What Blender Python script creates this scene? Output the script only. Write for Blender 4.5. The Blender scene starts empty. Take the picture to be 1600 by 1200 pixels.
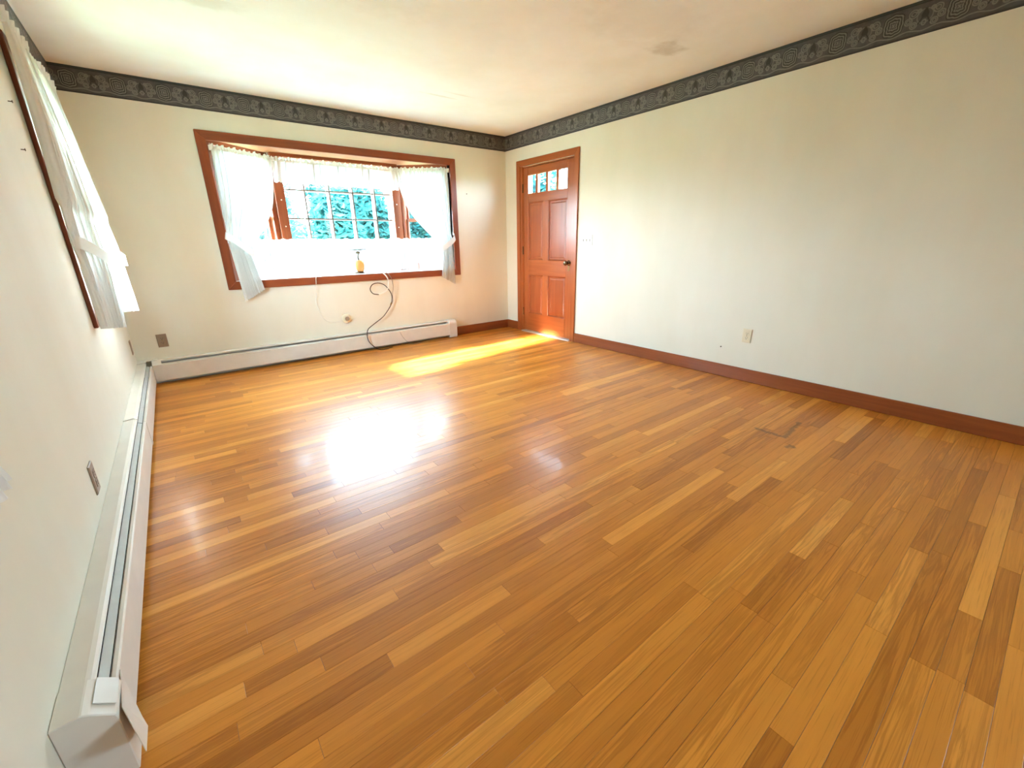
import bpy, bmesh, math, random
from mathutils import Vector, Matrix
random.seed(7)
S = bpy.context.scene
COL = S.collection
PI = math.pi

# ------------------------------------------------------------------ room size (metres)
W = 4.104          # left wall at x=-W, right wall at x=0
H = 2.44           # ceiling
REAR = -8.2        # rear wall (behind the camera), back wall at y=0
XL = -W

# ------------------------------------------------------------------ camera
cam_d = bpy.data.cameras.new('camera')
cam = bpy.data.objects.new('camera', cam_d); COL.objects.link(cam)
F_PX, YAW, PITCH, ROLL = 663.23, 0.6563, -0.3230, -0.0160
fw = Vector((math.sin(YAW)*math.cos(PITCH), math.cos(YAW)*math.cos(PITCH), math.sin(PITCH)))
r0 = Vector((math.cos(YAW), -math.sin(YAW), 0)); u0 = r0.cross(fw)
rr = r0*math.cos(ROLL) + u0*math.sin(ROLL); uu = -r0*math.sin(ROLL) + u0*math.cos(ROLL)
M = Matrix((rr, uu, -fw)).transposed().to_4x4()
CAM = Vector((-3.7037, -4.8751, 1.1682))
M.translation = CAM
cam.matrix_world = M
cam_d.sensor_width = 36; cam_d.lens = F_PX/1600*36
cam_d.clip_start = 0.02; cam_d.clip_end = 200
S.camera = cam

# ------------------------------------------------------------------ world, sun, exposure
world = bpy.data.worlds.new('world'); S.world = world; world.use_nodes = True
wn = world.node_tree; wn.nodes.clear()
bg = wn.nodes.new('ShaderNodeBackground'); bg.inputs['Strength'].default_value = 6.6
tc = wn.nodes.new('ShaderNodeTexCoord'); sx = wn.nodes.new('ShaderNodeSeparateXYZ')
cr_ = wn.nodes.new('ShaderNodeValToRGB'); mr = wn.nodes.new('ShaderNodeMapRange')
mr.inputs[1].default_value = -1; mr.inputs[2].default_value = 1
for k_, (p_, c_) in enumerate(((0.0, (0.10, 0.13, 0.08)), (0.48, (0.16, 0.20, 0.13)), (0.52, (0.70, 0.89, 1.0)), (1.0, (0.42, 0.68, 1.0)))):
    e_ = cr_.color_ramp.elements[k_] if k_ < 2 else cr_.color_ramp.elements.new(p_)
    e_.position = p_; e_.color = (*c_, 1)
wo = wn.nodes.new('ShaderNodeOutputWorld')
wn.links.new(tc.outputs['Generated'], sx.inputs[0]); wn.links.new(sx.outputs[2], mr.inputs[0])
wn.links.new(mr.outputs[0], cr_.inputs[0]); wn.links.new(cr_.outputs[0], bg.inputs[0]); wn.links.new(bg.outputs[0], wo.inputs[0])

sun_d = bpy.data.lights.new('sun', 'SUN'); sun_d.energy = 9.0; sun_d.angle = math.radians(3.0)
sun_d.color = (1.0, 0.94, 0.80)
sun = bpy.data.objects.new('sun', sun_d); COL.objects.link(sun)
sun.rotation_euler = Vector((3.4, 0.26, -1.52)).to_track_quat('-Z', 'Y').to_euler()
sun.location = (-12, -3, 6)

S.view_settings.view_transform = 'Standard'; S.view_settings.look = 'None'
S.view_settings.gamma = 1.0; S.view_settings.use_curve_mapping = False
S.view_settings.exposure = 3.85
S.cycles.max_bounces = 16; S.cycles.diffuse_bounces = 8; S.cycles.transparent_max_bounces = 24
S.cycles.transmission_bounces = 12

def portal(name, loc, rot, sx, sy):
    d = bpy.data.lights.new(name, 'AREA'); d.shape = 'RECTANGLE'; d.size = sx; d.size_y = sy
    d.energy = 1; d.cycles.is_portal = True
    o = bpy.data.objects.new(name, d); COL.objects.link(o); o.location = loc; o.rotation_euler = rot
    return o
portal('window_light', (-2.02, 0.62, 1.45), (math.radians(-90), 0, 0), 1.4, 1.25)
portal('window_light', (.16, -7.0, 1.45), (0, math.radians(90), 0), 1.1, 1.0)  # portal for the added window behind the camera
portal('window_light', (-4.30, -1.14, 1.45), (0, math.radians(-90), 0), 1.25, 0.95)

# ------------------------------------------------------------------ node helpers
class X:
    """a node socket with arithmetic"""
    def __init__(s, nt, sock): s.nt, s.s = nt, sock
    def _m(s, op, *a):
        n = s.nt.nodes.new('ShaderNodeMath'); n.operation = op
        for i, v in enumerate((s,)+a):
            if isinstance(v, X): s.nt.links.new(v.s, n.inputs[i])
            else: n.inputs[i].default_value = v
        return X(s.nt, n.outputs[0])
    def __add__(s, o): return s._m('ADD', o)
    def __radd__(s, o): return s._m('ADD', o)
    def __sub__(s, o): return s._m('SUBTRACT', o)
    def __rsub__(s, o): return (s*-1.0)+o
    def __mul__(s, o): return s._m('MULTIPLY', o)
    def __rmul__(s, o): return s._m('MULTIPLY', o)
    def __truediv__(s, o): return s._m('DIVIDE', o)
    def abs(s): return s._m('ABSOLUTE')
    def fract(s): return s._m('FRACT')
    def sqrt(s): return s._m('SQRT')
    def sin(s): return s._m('SINE')
    def cos(s): return s._m('COSINE')
    def atan2(s, o): return s._m('ARCTAN2', o)
    def min(s, o): return s._m('MINIMUM', o)
    def max(s, o): return s._m('MAXIMUM', o)
    def pow(s, o): return s._m('POWER', o)
    def step(s, lo, hi):           # smooth 0..1 ramp (lo may be > hi)
        n = s.nt.nodes.new('ShaderNodeMapRange'); n.interpolation_type = 'SMOOTHSTEP'
        s.nt.links.new(s.s, n.inputs[0])
        if lo <= hi:
            n.inputs[1].default_value, n.inputs[2].default_value = lo, hi
            n.inputs[3].default_value, n.inputs[4].default_value = 0, 1
        else:
            n.inputs[1].default_value, n.inputs[2].default_value = hi, lo
            n.inputs[3].default_value, n.inputs[4].default_value = 1, 0
        return X(s.nt, n.outputs[0])

def new_mat(name):
    m = bpy.data.materials.new(name); m.use_nodes = True
    nt = m.node_tree; nt.nodes.clear()
    out = nt.nodes.new('ShaderNodeOutputMaterial')
    return m, nt, out
def bsdf(nt, out, col=None, rough=0.5, spec=0.5, metal=0.0):
    b = nt.nodes.new('ShaderNodeBsdfPrincipled')
    b.inputs['Roughness'].default_value = rough
    b.inputs['Specular IOR Level'].default_value = spec
    b.inputs['Metallic'].default_value = metal
    if col is not None: b.inputs['Base Color'].default_value = (*col, 1)
    nt.links.new(b.outputs[0], out.inputs[0])
    return b
def pos(nt, scale=(1, 1, 1)):
    g = nt.nodes.new('ShaderNodeNewGeometry'); mp = nt.nodes.new('ShaderNodeMapping')
    mp.inputs['Scale'].default_value = scale
    nt.links.new(g.outputs['Position'], mp.inputs['Vector'])
    return mp.outputs[0]
def pos_xyz(nt):
    g = nt.nodes.new('ShaderNodeNewGeometry'); sp = nt.nodes.new('ShaderNodeSeparateXYZ')
    nt.links.new(g.outputs['Position'], sp.inputs[0])
    return [X(nt, sp.outputs[i]) for i in range(3)]
def noise(nt, vec, scale, detail=3, rough=0.55, dist=0.0):
    n = nt.nodes.new('ShaderNodeTexNoise'); n.inputs['Scale'].default_value = scale
    n.inputs['Detail'].default_value = detail; n.inputs['Roughness'].default_value = rough
    n.inputs['Distortion'].default_value = dist
    if vec is not None: nt.links.new(vec, n.inputs['Vector'])
    return X(nt, n.outputs['Fac'])
def ramp(nt, fac, stops):
    r = nt.nodes.new('ShaderNodeValToRGB'); e = r.color_ramp.elements
    while len(e) < len(stops): e.new(0.5)
    for el, (p, c) in zip(e, stops): el.position = p; el.color = (*c, 1)
    nt.links.new(fac.s if isinstance(fac, X) else fac, r.inputs[0])
    return r.outputs[0]
def mix(nt, fac, a, b, mode='MIX'):
    n = nt.nodes.new('ShaderNodeMix'); n.data_type = 'RGBA'; n.blend_type = mode
    for i, v in ((0, fac), (6, a), (7, b)):
        if isinstance(v, X): nt.links.new(v.s, n.inputs[i])
        elif isinstance(v, bpy.types.NodeSocket): nt.links.new(v, n.inputs[i])
        elif isinstance(v, (int, float)): n.inputs[i].default_value = v
        else: n.inputs[i].default_value = (*v, 1)
    return n.outputs[2]
def bump(nt, b, h, strength=0.2, dist=0.01):
    n = nt.nodes.new('ShaderNodeBump'); n.inputs['Strength'].default_value = strength
    n.inputs['Distance'].default_value = dist
    nt.links.new(h.s if isinstance(h, X) else h, n.inputs['Height'])
    nt.links.new(n.outputs[0], b.inputs['Normal'])

def simple_mat(name, col, rough=0.5, spec=0.5, metal=0.0, vary=0.06, scale=20, bmp=0.0):
    m, nt, out = new_mat(name); b = bsdf(nt, out, None, rough, spec, metal)
    n = noise(nt, pos(nt), scale)
    lo = tuple(c*(1-vary) for c in col); hi = tuple(min(1, c*(1+vary)) for c in col)
    nt.links.new(ramp(nt, n, [(0.3, lo), (0.7, hi)]), b.inputs['Base Color'])
    if bmp: bump(nt, b, n, bmp, 0.002)
    return m

def wood_mat(name, dark, light, grain, rough=0.35, spec=0.5):
    """stained timber; grain = axis along which the fibres run (0,1,2)"""
    m, nt, out = new_mat(name); b = bsdf(nt, out, None, rough, spec)
    sc = [26, 26, 26]; sc[grain] = 1.3
    n = noise(nt, pos(nt, sc), 1.0, 6, 0.62, 0.5)
    sc2 = [5, 5, 5]; sc2[grain] = 0.6
    n2 = noise(nt, pos(nt, sc2), 1.0, 2, 0.5, 0.3)
    f = n*0.65 + n2*0.35
    nt.links.new(ramp(nt, f, [(0.32, dark), (0.68, light)]), b.inputs['Base Color'])
    bump(nt, b, n, 0.08, 0.002)
    return m

# ------------------------------------------------------------------ materials
def wall_mat(name, col, spots=()):
    m, nt, out = new_mat(name); b = bsdf(nt, out, None, 0.6, 0.25)
    n = noise(nt, pos(nt), 1.1, 3, 0.55)
    n2 = noise(nt, pos(nt, (1.2, 1.2, .35)), 2.0, 4, 0.6)
    lo = tuple(c*k for c, k in zip(col, (0.93, 0.915, 0.88)))
    c = ramp(nt, n*0.5+n2*0.5, [(0.36, lo), (0.62, col)])
    px, py, pz = pos_xyz(nt)
    for (cx, cy, cz, sx, sy, sz, amt) in spots:
        d = (((px-cx)/sx).pow(2.0) + ((py-cy)/sy).pow(2.0) + ((pz-cz)/sz).pow(2.0)).sqrt()
        d = d + (noise(nt, pos(nt), 9, 4)-0.5)*1.4
        c = mix(nt, d.step(1.0, 0.3)*amt, c, (0.42, 0.37, 0.30))
    nt.links.new(c, b.inputs['Base Color'])
    fine = noise(nt, pos(nt), 160, 2)
    bump(nt, b, fine, 0.10, 0.002)
    return m
M_WALL = wall_mat('wall_paint', (0.75, 0.72, 0.625))
M_CEIL = wall_mat('ceiling_paint', (0.86, 0.90, 0.93),
    spots=[(-0.62, -2.72, H, .16, .13, .3, .5), (-1.42, -.93, H, .30, .025, .3, .30), (-1.30, -1.06, H, .2, .02, .3, .22),
           (-1.1, -2.9, H, .6, .4, .3, .12), (-3.3, -1.6, H, .28, .12, .3, .25), (-2.6, -2.2, H, .5, .3, .3, .12)])
M_TRIM_X = wood_mat('stained_trim', (0.17, 0.034, 0.009), (0.30, 0.066, 0.017), 0)
M_TRIM_Y = wood_mat('stained_trim', (0.17, 0.034, 0.009), (0.30, 0.066, 0.017), 1)
M_TRIM_Z = wood_mat('stained_trim', (0.17, 0.034, 0.009), (0.30, 0.066, 0.017), 2)
M_BASE_X = wood_mat('stained_baseboard', (0.20, 0.044, 0.010), (0.33, 0.085, 0.020), 0)
M_BASE_Y = wood_mat('stained_baseboard', (0.20, 0.044, 0.010), (0.33, 0.085, 0.020), 1)
M_DOOR_Z = wood_mat('door_wood', (0.27, 0.062, 0.014), (0.43, 0.120, 0.032), 2, 0.3)
M_DOOR_Y = wood_mat('door_wood', (0.27, 0.062, 0.014), (0.43, 0.120, 0.032), 1, 0.3)
M_PANEL = wood_mat('door_panel_wood', (0.24, 0.052, 0.013), (0.38, 0.098, 0.028), 2, 0.3)
M_REAR_DARK = wood_mat('added_dark_panelling', (0.05, 0.022, 0.010), (0.11, 0.05, 0.022), 2)  # invented dark finish for the unseen rear wall, soaks up bounce light
M_SOFFIT = wood_mat('pine_soffit', (0.42, 0.15, 0.075), (0.60, 0.26, 0.14), 0, 0.4)
M_MUNTIN = simple_mat('muntin_wood', (0.10, 0.055, 0.035), 0.5)
M_WHITE = simple_mat('white_paint', (0.80, 0.79, 0.76), 0.4, vary=0.03)
M_STORM = simple_mat('white_storm_frame', (0.82, 0.83, 0.82), 0.4, vary=0.02)
M_SEAT = simple_mat('white_seat_paint', (0.80, 0.78, 0.74), 0.35, vary=0.03)
M_HEAT = simple_mat('heater_enamel', (0.72, 0.665, 0.60), 0.38, vary=0.05, scale=6)
M_DAMP = simple_mat('damper_metal', (0.50, 0.50, 0.48), 0.45, vary=0.05)
M_FIN = simple_mat('fin_slot_shade', (0.025, 0.022, 0.02), 0.6)  # near-black puts the shade inside the heater slot into the fin colour
M_IVORY = simple_mat('ivory_plastic', (0.72, 0.64, 0.47), 0.35, vary=0.03)
M_TAN = simple_mat('tan_plate', (0.30, 0.215, 0.15), 0.45, vary=0.05)
M_DARK = simple_mat('dark_slot', (0.02, 0.018, 0.015), 0.6)
M_BRASS = simple_mat('aged_brass', (0.30, 0.19, 0.08), 0.3, metal=1.0)
M_KNOB = simple_mat('bronze_knob', (0.12, 0.08, 0.05), 0.25, metal=1.0)
M_ALU = simple_mat('threshold_metal', (0.72, 0.70, 0.68), 0.35, metal=0.8)
M_CABLE_W = simple_mat('white_cable', (0.80, 0.77, 0.70), 0.4)
M_CABLE_B = simple_mat('brown_cable', (0.055, 0.025, 0.013), 0.4)
M_CABLE_G = simple_mat('grey_cable', (0.30, 0.25, 0.20), 0.5)
M_ROD = simple_mat('white_rod', (0.78, 0.77, 0.74), 0.4)
M_BARK = simple_mat('bark', (0.08, 0.06, 0.045), 0.9, bmp=0.4)
M_SIDING = simple_mat('white_siding', (0.70, 0.70, 0.69), 0.6)
M_POST = simple_mat('grey_porch_post', (0.24, 0.29, 0.30), 0.6)
M_PINK = simple_mat('pink_china', (0.75, 0.42, 0.36), 0.3)

def cloth_mat(name, tcol, open_):
    m, nt, out = new_mat(name)
    d = nt.nodes.new('ShaderNodeBsdfDiffuse'); d.inputs[0].default_value = (0.90, 0.88, 0.85, 1)
    t = nt.nodes.new('ShaderNodeBsdfTranslucent'); t.inputs[0].default_value = (*tcol, 1)  # cyan cast stands for foliage-coloured light coming through
    p = nt.nodes.new('ShaderNodeBsdfTransparent'); p.inputs[0].default_value = (1, 1, 1, 1)
    m1 = nt.nodes.new('ShaderNodeMixShader'); m1.inputs[0].default_value = 0.25
    m2 = nt.nodes.new('ShaderNodeMixShader')
    w = noise(nt, pos(nt), 90, 2)
    nt.links.new((w*2.0*open_).s, m2.inputs[0])
    nt.links.new(d.outputs[0], m1.inputs[1]); nt.links.new(t.outputs[0], m1.inputs[2])
    nt.links.new(m1.outputs[0], m2.inputs[1]); nt.links.new(p.outputs[0], m2.inputs[2])
    nt.links.new(m2.outputs[0], out.inputs[0])
    return m
M_CLOTH = cloth_mat('sheer_white_cloth', (0.40, 0.49, 0.50), 0.014)
M_CLOTH_LEFT = cloth_mat('sheer_white_cloth', (0.52, 0.585, 0.58), 0.025)  # brighter copy of the bay cloth, glows more

def glass_mat():
    m, nt, out = new_mat('window_glass')
    p = nt.nodes.new('ShaderNodeBsdfTransparent'); p.inputs[0].default_value = (0.95, 0.98, 0.99, 1)
    g = nt.nodes.new('ShaderNodeBsdfGlossy'); g.inputs['Roughness'].default_value = 0.03
    fr = nt.nodes.new('ShaderNodeLayerWeight'); fr.inputs[0].default_value = 0.5
    w = (X(nt, fr.outputs['Facing']).pow(5.0)*0.6 + 0.045) * (noise(nt, pos(nt), 3, 1)*0.2+0.9)
    ms = nt.nodes.new('ShaderNodeMixShader')
    nt.links.new(w.s, ms.inputs[0]); nt.links.new(p.outputs[0], ms.inputs[1]); nt.links.new(g.outputs[0], ms.inputs[2])
    nt.links.new(ms.outputs[0], out.inputs[0])
    return m
M_GLASS = glass_mat()

def honey_mat(name, col, tr):
    m, nt, out = new_mat(name)
    d = nt.nodes.new('ShaderNodeBsdfPrincipled'); d.inputs['Roughness'].default_value = 0.2
    c = ramp(nt, noise(nt, pos(nt), 30), [(0.3, tuple(k*0.9 for k in col)), (0.7, col)])
    nt.links.new(c, d.inputs['Base Color'])
    t = nt.nodes.new('ShaderNodeBsdfTranslucent'); nt.links.new(c, t.inputs[0])
    ms = nt.nodes.new('ShaderNodeMixShader'); ms.inputs[0].default_value = tr
    nt.links.new(d.outputs[0], ms.inputs[1]); nt.links.new(t.outputs[0], ms.inputs[2])
    nt.links.new(ms.outputs[0], out.inputs[0])
    return m
M_HONEY = honey_mat('honey_glass', (0.78, 0.42, 0.14), 0.5)
M_SHADE = honey_mat('lamp_shade_cloth', (0.86, 0.80, 0.70), 0.45)

def floor_mat():
    m, nt, out = new_mat('oak_strip'); b = bsdf(nt, out, None, 0.2, 0.5)
    a = nt.nodes.new('ShaderNodeAttribute'); a.attribute_name = 'tone'
    sp = nt.nodes.new('ShaderNodeSeparateColor'); nt.links.new(a.outputs['Color'], sp.inputs[0])
    t1, t2, t3 = (X(nt, sp.outputs[i]) for i in range(3))
    px, py, pz = pos_xyz(nt)
    cb = nt.nodes.new('ShaderNodeCombineXYZ')
    nt.links.new((px*1.6 + t2*40.0).s, cb.inputs[0]); nt.links.new((py*36.0 + t3*50.0).s, cb.inputs[1])
    nt.links.new((t2*13.0).s, cb.inputs[2])
    g1 = noise(nt, cb.outputs[0], 1.0, 5, 0.6, 0.9)                    # broad figure
    cb2 = nt.nodes.new('ShaderNodeCombineXYZ')
    nt.links.new((px*5.0 + t3*30.0).s, cb2.inputs[0]); nt.links.new((py*230.0).s, cb2.inputs[1])
    nt.links.new((t3*9.0).s, cb2.inputs[2])
    g2 = noise(nt, cb2.outputs[0], 1.0, 3, 0.6, 0.2)                   # fine pores
    rings = ((g1*16.0).sin()*0.5 + 0.5).pow(4.0) * t2.step(0.2, 0.7)      # cathedral lines on some strips
    base = ramp(nt, t1, [(0.0, (0.50, 0.172, 0.020)), (0.2, (0.60, 0.215, 0.028)), (0.75, (0.72, 0.275, 0.038)), (1.0, (0.84, 0.37, 0.070))])
    c = mix(nt, g1.step(0.35, 0.7)*0.35, base, mix(nt, 1.0, base, (0.72, 0.62, 0.5), 'MULTIPLY'))
    c = mix(nt, rings*0.62, c, mix(nt, 1.0, base, (0.55, 0.45, 0.34), 'MULTIPLY'))
    c = mix(nt, g2.step(0.52, 0.70)*0.55, c, mix(nt, 1.0, base, (0.6, 0.5, 0.4), 'MULTIPLY'))
    # old dark gouge in the varnish near the right wall
    wob = (noise(nt, pos(nt), 30, 3)-0.5)*0.05
    def seg(x0, y0, x1, y1):
        dx, dy = x1-x0, y1-y0; L2 = dx*dx+dy*dy
        t = ((px-x0)*dx + (py-y0)*dy)/L2
        t = t.max(0.0).min(1.0)
        return ((px-(t*dx+x0)+wob).pow(2.0) + (py-(t*dy+y0)+wob).pow(2.0)).sqrt()
    d = seg(-.93, -3.86, -.93, -4.02).min(seg(-.93, -4.02, -.62, -3.99)).min(seg(-1.06, -4.085, -1.03, -4.10))
    c = mix(nt, d.step(0.022, 0.006)*0.6, c, (0.09, 0.035, 0.012))
    nt.links.new(c, b.inputs['Base Color'])
    wear = noise(nt, pos(nt), 1.7, 4)
    nt.links.new((wear*0.16 + g2*0.06 + 0.22).s, b.inputs['Roughness'])
    bump(nt, b, g1*0.5+g2*0.5, 0.05, 0.002)
    b.inputs['Coat Weight'].default_value = 0.07; b.inputs['Coat Roughness'].default_value = 0.09
    b.inputs['Specular IOR Level'].default_value = 0.30
    return m
M_FLOOR = floor_mat()
M_SUB = simple_mat('subfloor', (0.07, 0.03, 0.012), 0.8)

def border_mat():
    """printed wallpaper border: medallions and flame motifs on charcoal, repeat 0.28 m; UV in metres"""
    m, nt, out = new_mat('border_paper'); b = bsdf(nt, out, None, 0.42, 0.5)
    uv = nt.nodes.new('ShaderNodeUVMap'); uv.uv_map = 'UVMap'
    sp = nt.nodes.new('ShaderNodeSeparateXYZ'); nt.links.new(uv.outputs[0], sp.inputs[0])
    U, V = X(nt, sp.outputs[0]), X(nt, sp.outputs[1])
    wob = noise(nt, uv.outputs[0], 55, 2)-0.5
    x = ((U/0.28).fract()-0.5)*0.28 + wob*0.004
    y = V-0.086 + wob*0.004
    def ring(d, r, w): return ((d-r).abs()).step(w, w*0.35)
    r = (x*x + y*y*0.85).sqrt(); th = y.atan2(x)
    R = r + (th*4.0).cos()*0.0028 - (th*8.0).cos()*0.0018 + (th*2.0).cos()*0.002
    med = ring(R, .046, .0045).max(ring(R, .032, .004)).max(ring(R, .018, .004)).max(R.step(.008, .004))
    meddk = ring(R, .0395, .004).max(ring(R, .025, .0038)).max(ring(R, .052, .003))
    x2 = ((U/0.28 + 0.5).fract()-0.5)*0.28 + wob*0.004
    ax = x2.abs()
    flame = (ax - (0.006 + (y-0.012).abs().step(0.03, 0.0)*0.010)).step(.003, -.002) * (y+0.004).step(-.004, .004) * (y-0.044).step(.004, -.004)
    legs = ((ax - (0.008 + (0.004-y)*0.55)).abs()).step(.0055, .002) * y.step(.008, .0) * (y+0.03).step(-.004, .004)
    drop = ((x2*x2*1.8 + (y+0.026).pow(2.0)).sqrt() - .012).abs().step(.005, .002)
    sc = None
    for (cx, cy, rad) in ((.052, .028, .020), (.045, -.030, .015), (.072, -.004, .016), (.030, .036, .009)):
        d = ((ax-cx).pow(2.0) + (y-cy).pow(2.0)).sqrt()
        q = ring(d, rad, .0042).max(ring(d, rad*.5, .0035))
        sc = q if sc is None else sc.max(q)
    arch = ring(((x2*x2) + (y-0.006).pow(2.0)).sqrt(), .034, .004)
    swag = ((y + 0.058 + ((U*(2*PI/0.14)).cos())*0.006).abs()).step(.0045, .0015)
    light = med.max(sc).max(swag).max(arch*0.7).max(drop)
    dark = flame.max(legs).max(meddk)
    base = ramp(nt, noise(nt, uv.outputs[0], 25, 4), [(0.3, (0.050, 0.047, 0.050)), (0.7, (0.085, 0.082, 0.084))])
    c = mix(nt, light*0.85, base, (0.20, 0.19, 0.175))
    c = mix(nt, dark*0.85, c, (0.014, 0.012, 0.013))
    e1 = (V-0.172).abs().step(.016, .012); e2 = V.step(.014, .010)
    c = mix(nt, e1, c, (0.030, 0.036, 0.044)); c = mix(nt, e2, c, (0.040, 0.034, 0.040))
    l = (V-0.157).abs().step(.0025, .001).max((V-0.0025).abs().step(.003, .001)).max((V-0.170).step(0, .002))
    c = mix(nt, l, c, (0.010, 0.010, 0.012))
    nt.links.new(c, b.inputs['Base Color'])
    bump(nt, b, light-dark, 0.25, 0.001)
    return m
M_BORDER = border_mat()

def leaf_mat(name, c1, c2):
    m, nt, out = new_mat(name)
    n = noise(nt, pos(nt), 2.2, 4)
    c = ramp(nt, n, [(0.3, c1), (0.7, c2)])
    d = nt.nodes.new('ShaderNodeBsdfDiffuse'); t = nt.nodes.new('ShaderNodeBsdfTranslucent')
    nt.links.new(c, d.inputs[0]); nt.links.new(c, t.inputs[0])
    ms = nt.nodes.new('ShaderNodeMixShader'); ms.inputs[0].default_value = 0.35
    nt.links.new(d.outputs[0], ms.inputs[1]); nt.links.new(t.outputs[0], ms.inputs[2]); nt.links.new(ms.outputs[0], out.inputs[0])
    return m
M_LEAF = leaf_mat('bluish_leaves', (0.010, 0.055, 0.052), (0.035, 0.13, 0.115))
M_LEAF2 = leaf_mat('green_leaves', (0.03, 0.10, 0.05), (0.09, 0.20, 0.10))
M_LEAF3 = leaf_mat('pale_leaves', (0.06, 0.17, 0.16), (0.14, 0.32, 0.30))
M_LAWN = simple_mat('lawn', (0.10, 0.17, 0.07), 0.9, vary=0.35, scale=3)

# ------------------------------------------------------------------ mesh helpers
class MB:
    def __init__(s): s.bm = bmesh.new()
    def box(s, a, b, bev=0.0, seg=1):
        x0, x1 = sorted((a[0], b[0])); y0, y1 = sorted((a[1], b[1])); z0, z1 = sorted((a[2], b[2]))
        v = [s.bm.verts.new(p) for p in ((x0,y0,z0),(x1,y0,z0),(x1,y1,z0),(x0,y1,z0),(x0,y0,z1),(x1,y0,z1),(x1,y1,z1),(x0,y1,z1))]
        f = [s.bm.faces.new([v[i] for i in q]) for q in ((3,2,1,0),(4,5,6,7),(0,1,5,4),(1,2,6,5),(2,3,7,6),(3,0,4,7))]
        if bev:
            es = {e for q in f for e in q.edges}
            bmesh.ops.bevel(s.bm, geom=list(es), offset=bev, segments=seg, affect='EDGES', profile=0.5)
        return s
    def prism(s, pts, vec, bev=0.0):
        """extrude polygon pts (3D) along vec"""
        vec = Vector(vec); a = [s.bm.verts.new(p) for p in pts]; b = [s.bm.verts.new(Vector(p)+vec) for p in pts]
        n = len(pts); f = [s.bm.faces.new(a[::-1]), s.bm.faces.new(b)]
        for i in range(n): f.append(s.bm.faces.new((a[i], a[(i+1) % n], b[(i+1) % n], b[i])))
        if bev:
            es = {e for q in f for e in q.edges}
            bmesh.ops.bevel(s.bm, geom=list(es), offset=bev, segments=1, affect='EDGES')
        return s
    def tube(s, pts, r, n=8, closed=False):
        P = [Vector(p) for p in pts]; k = len(P); rings = []
        up = Vector((0, 0, 1)); prev = None
        for i in range(k):
            t = (P[min(i+1, k-1)]-P[max(i-1, 0)]).normalized()
            if prev is None:
                a = t.cross(up) if abs(t.z) < 0.95 else t.cross(Vector((1, 0, 0)))
            else: a = prev - t*prev.dot(t)
            a.normalize(); prev = a; c = t.cross(a)
            rad = r[i] if isinstance(r, (list, tuple)) else r
            rings.append([s.bm.verts.new(P[i]+(a*math.cos(2*PI*j/n)+c*math.sin(2*PI*j/n))*rad) for j in range(n)])
        for i in range(k-1):
            for j in range(n):
                s.bm.faces.new((rings[i][j], rings[i][(j+1) % n], rings[i+1][(j+1) % n], rings[i+1][j]))
        s.bm.faces.new(rings[0][::-1]); s.bm.faces.new(rings[-1])
        return s
    def lathe(s, prof, c, axis='z', n=20):
        """prof: (radius, along) pairs"""
        c = Vector(c); rings = []
        for (r, h) in prof:
            ring = []
            for j in range(n):
                a = 2*PI*j/n; p, q = math.cos(a)*r, math.sin(a)*r
                v = (p, q, h) if axis == 'z' else ((h, p, q) if axis == 'x' else (p, h, q))
                ring.append(s.bm.verts.new(c+Vector(v)))
            rings.append(ring)
        for i in range(len(rings)-1):
            for j in range(n): s.bm.faces.new((rings[i][j], rings[i][(j+1) % n], rings[i+1][(j+1) % n], rings[i+1][j]))
        s.bm.faces.new(rings[0][::-1]); s.bm.faces.new(rings[-1])
        return s
    def grid(s, fn, nu, nv):
        g = [[s.bm.verts.new(fn(i/nu, j/nv)) for i in range(nu+1)] for j in range(nv+1)]
        for j in range(nv):
            for i in range(nu): s.bm.faces.new((g[j][i], g[j][i+1], g[j+1][i+1], g[j+1][i]))
        return s
    def build(s, name, mat, parent=None, smooth=False, fix=True):
        if fix: bmesh.ops.recalc_face_normals(s.bm, faces=s.bm.faces)
        me = bpy.data.meshes.new(name); s.bm.to_mesh(me); s.bm.free()
        me.materials.append(mat)
        if smooth:
            for p in me.polygons: p.use_smooth = True
        o = bpy.data.objects.new(name, me); COL.objects.link(o)
        if parent is not None:
            o.parent = parent
            o.matrix_parent_inverse = root_matrix(parent).inverted()
        return o
def root_matrix(o):
    m = o.matrix_basis.copy()
    while o.parent is not None:
        m = o.parent.matrix_basis @ o.matrix_parent_inverse @ m; o = o.parent
    return m
def tag(o, label, cat, group=None, kind=None):
    o['label'] = label; o['category'] = cat
    if group: o['group'] = group
    if kind: o['kind'] = kind
    return o
def thing(name, label, cat, loc=(0, 0, 0), group=None, kind=None):
    o = bpy.data.objects.new(name, None); COL.objects.link(o); o.location = loc; o.empty_display_size = 0.05
    return tag(o, label, cat, group, kind)
def box(name, a, b, mat, parent=None, bev=0.0, seg=1): return MB().box(a, b, bev, seg).build(name, mat, parent)
def catmull(pts, n=8):
    P = [Vector(p) for p in pts]; out = []
    for i in range(len(P)-1):
        p0, p1, p2, p3 = P[max(i-1, 0)], P[i], P[i+1], P[min(i+2, len(P)-1)]
        for k in range(n):
            t = k/n
            out.append(0.5*((2*p1)+(p2-p0)*t+(2*p0-5*p1+4*p2-p3)*t*t+(3*p1-p0-3*p2+p3)*t**3))
    out.append(P[-1]); return out

# ================================================================== SETTING
T = 0.15   # wall thickness
# window openings
BX0, BX1, BZ0, BZ1 = -3.237, -0.841, 0.851, 2.040        # bay opening in back wall
LY0, LY1, LZ0, LZ1 = -1.56, -0.72, 0.851, 2.040          # window in left wall
DY0, DY1, DZ1 = -1.265, -0.352, 2.045                    # door opening in right wall

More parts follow.
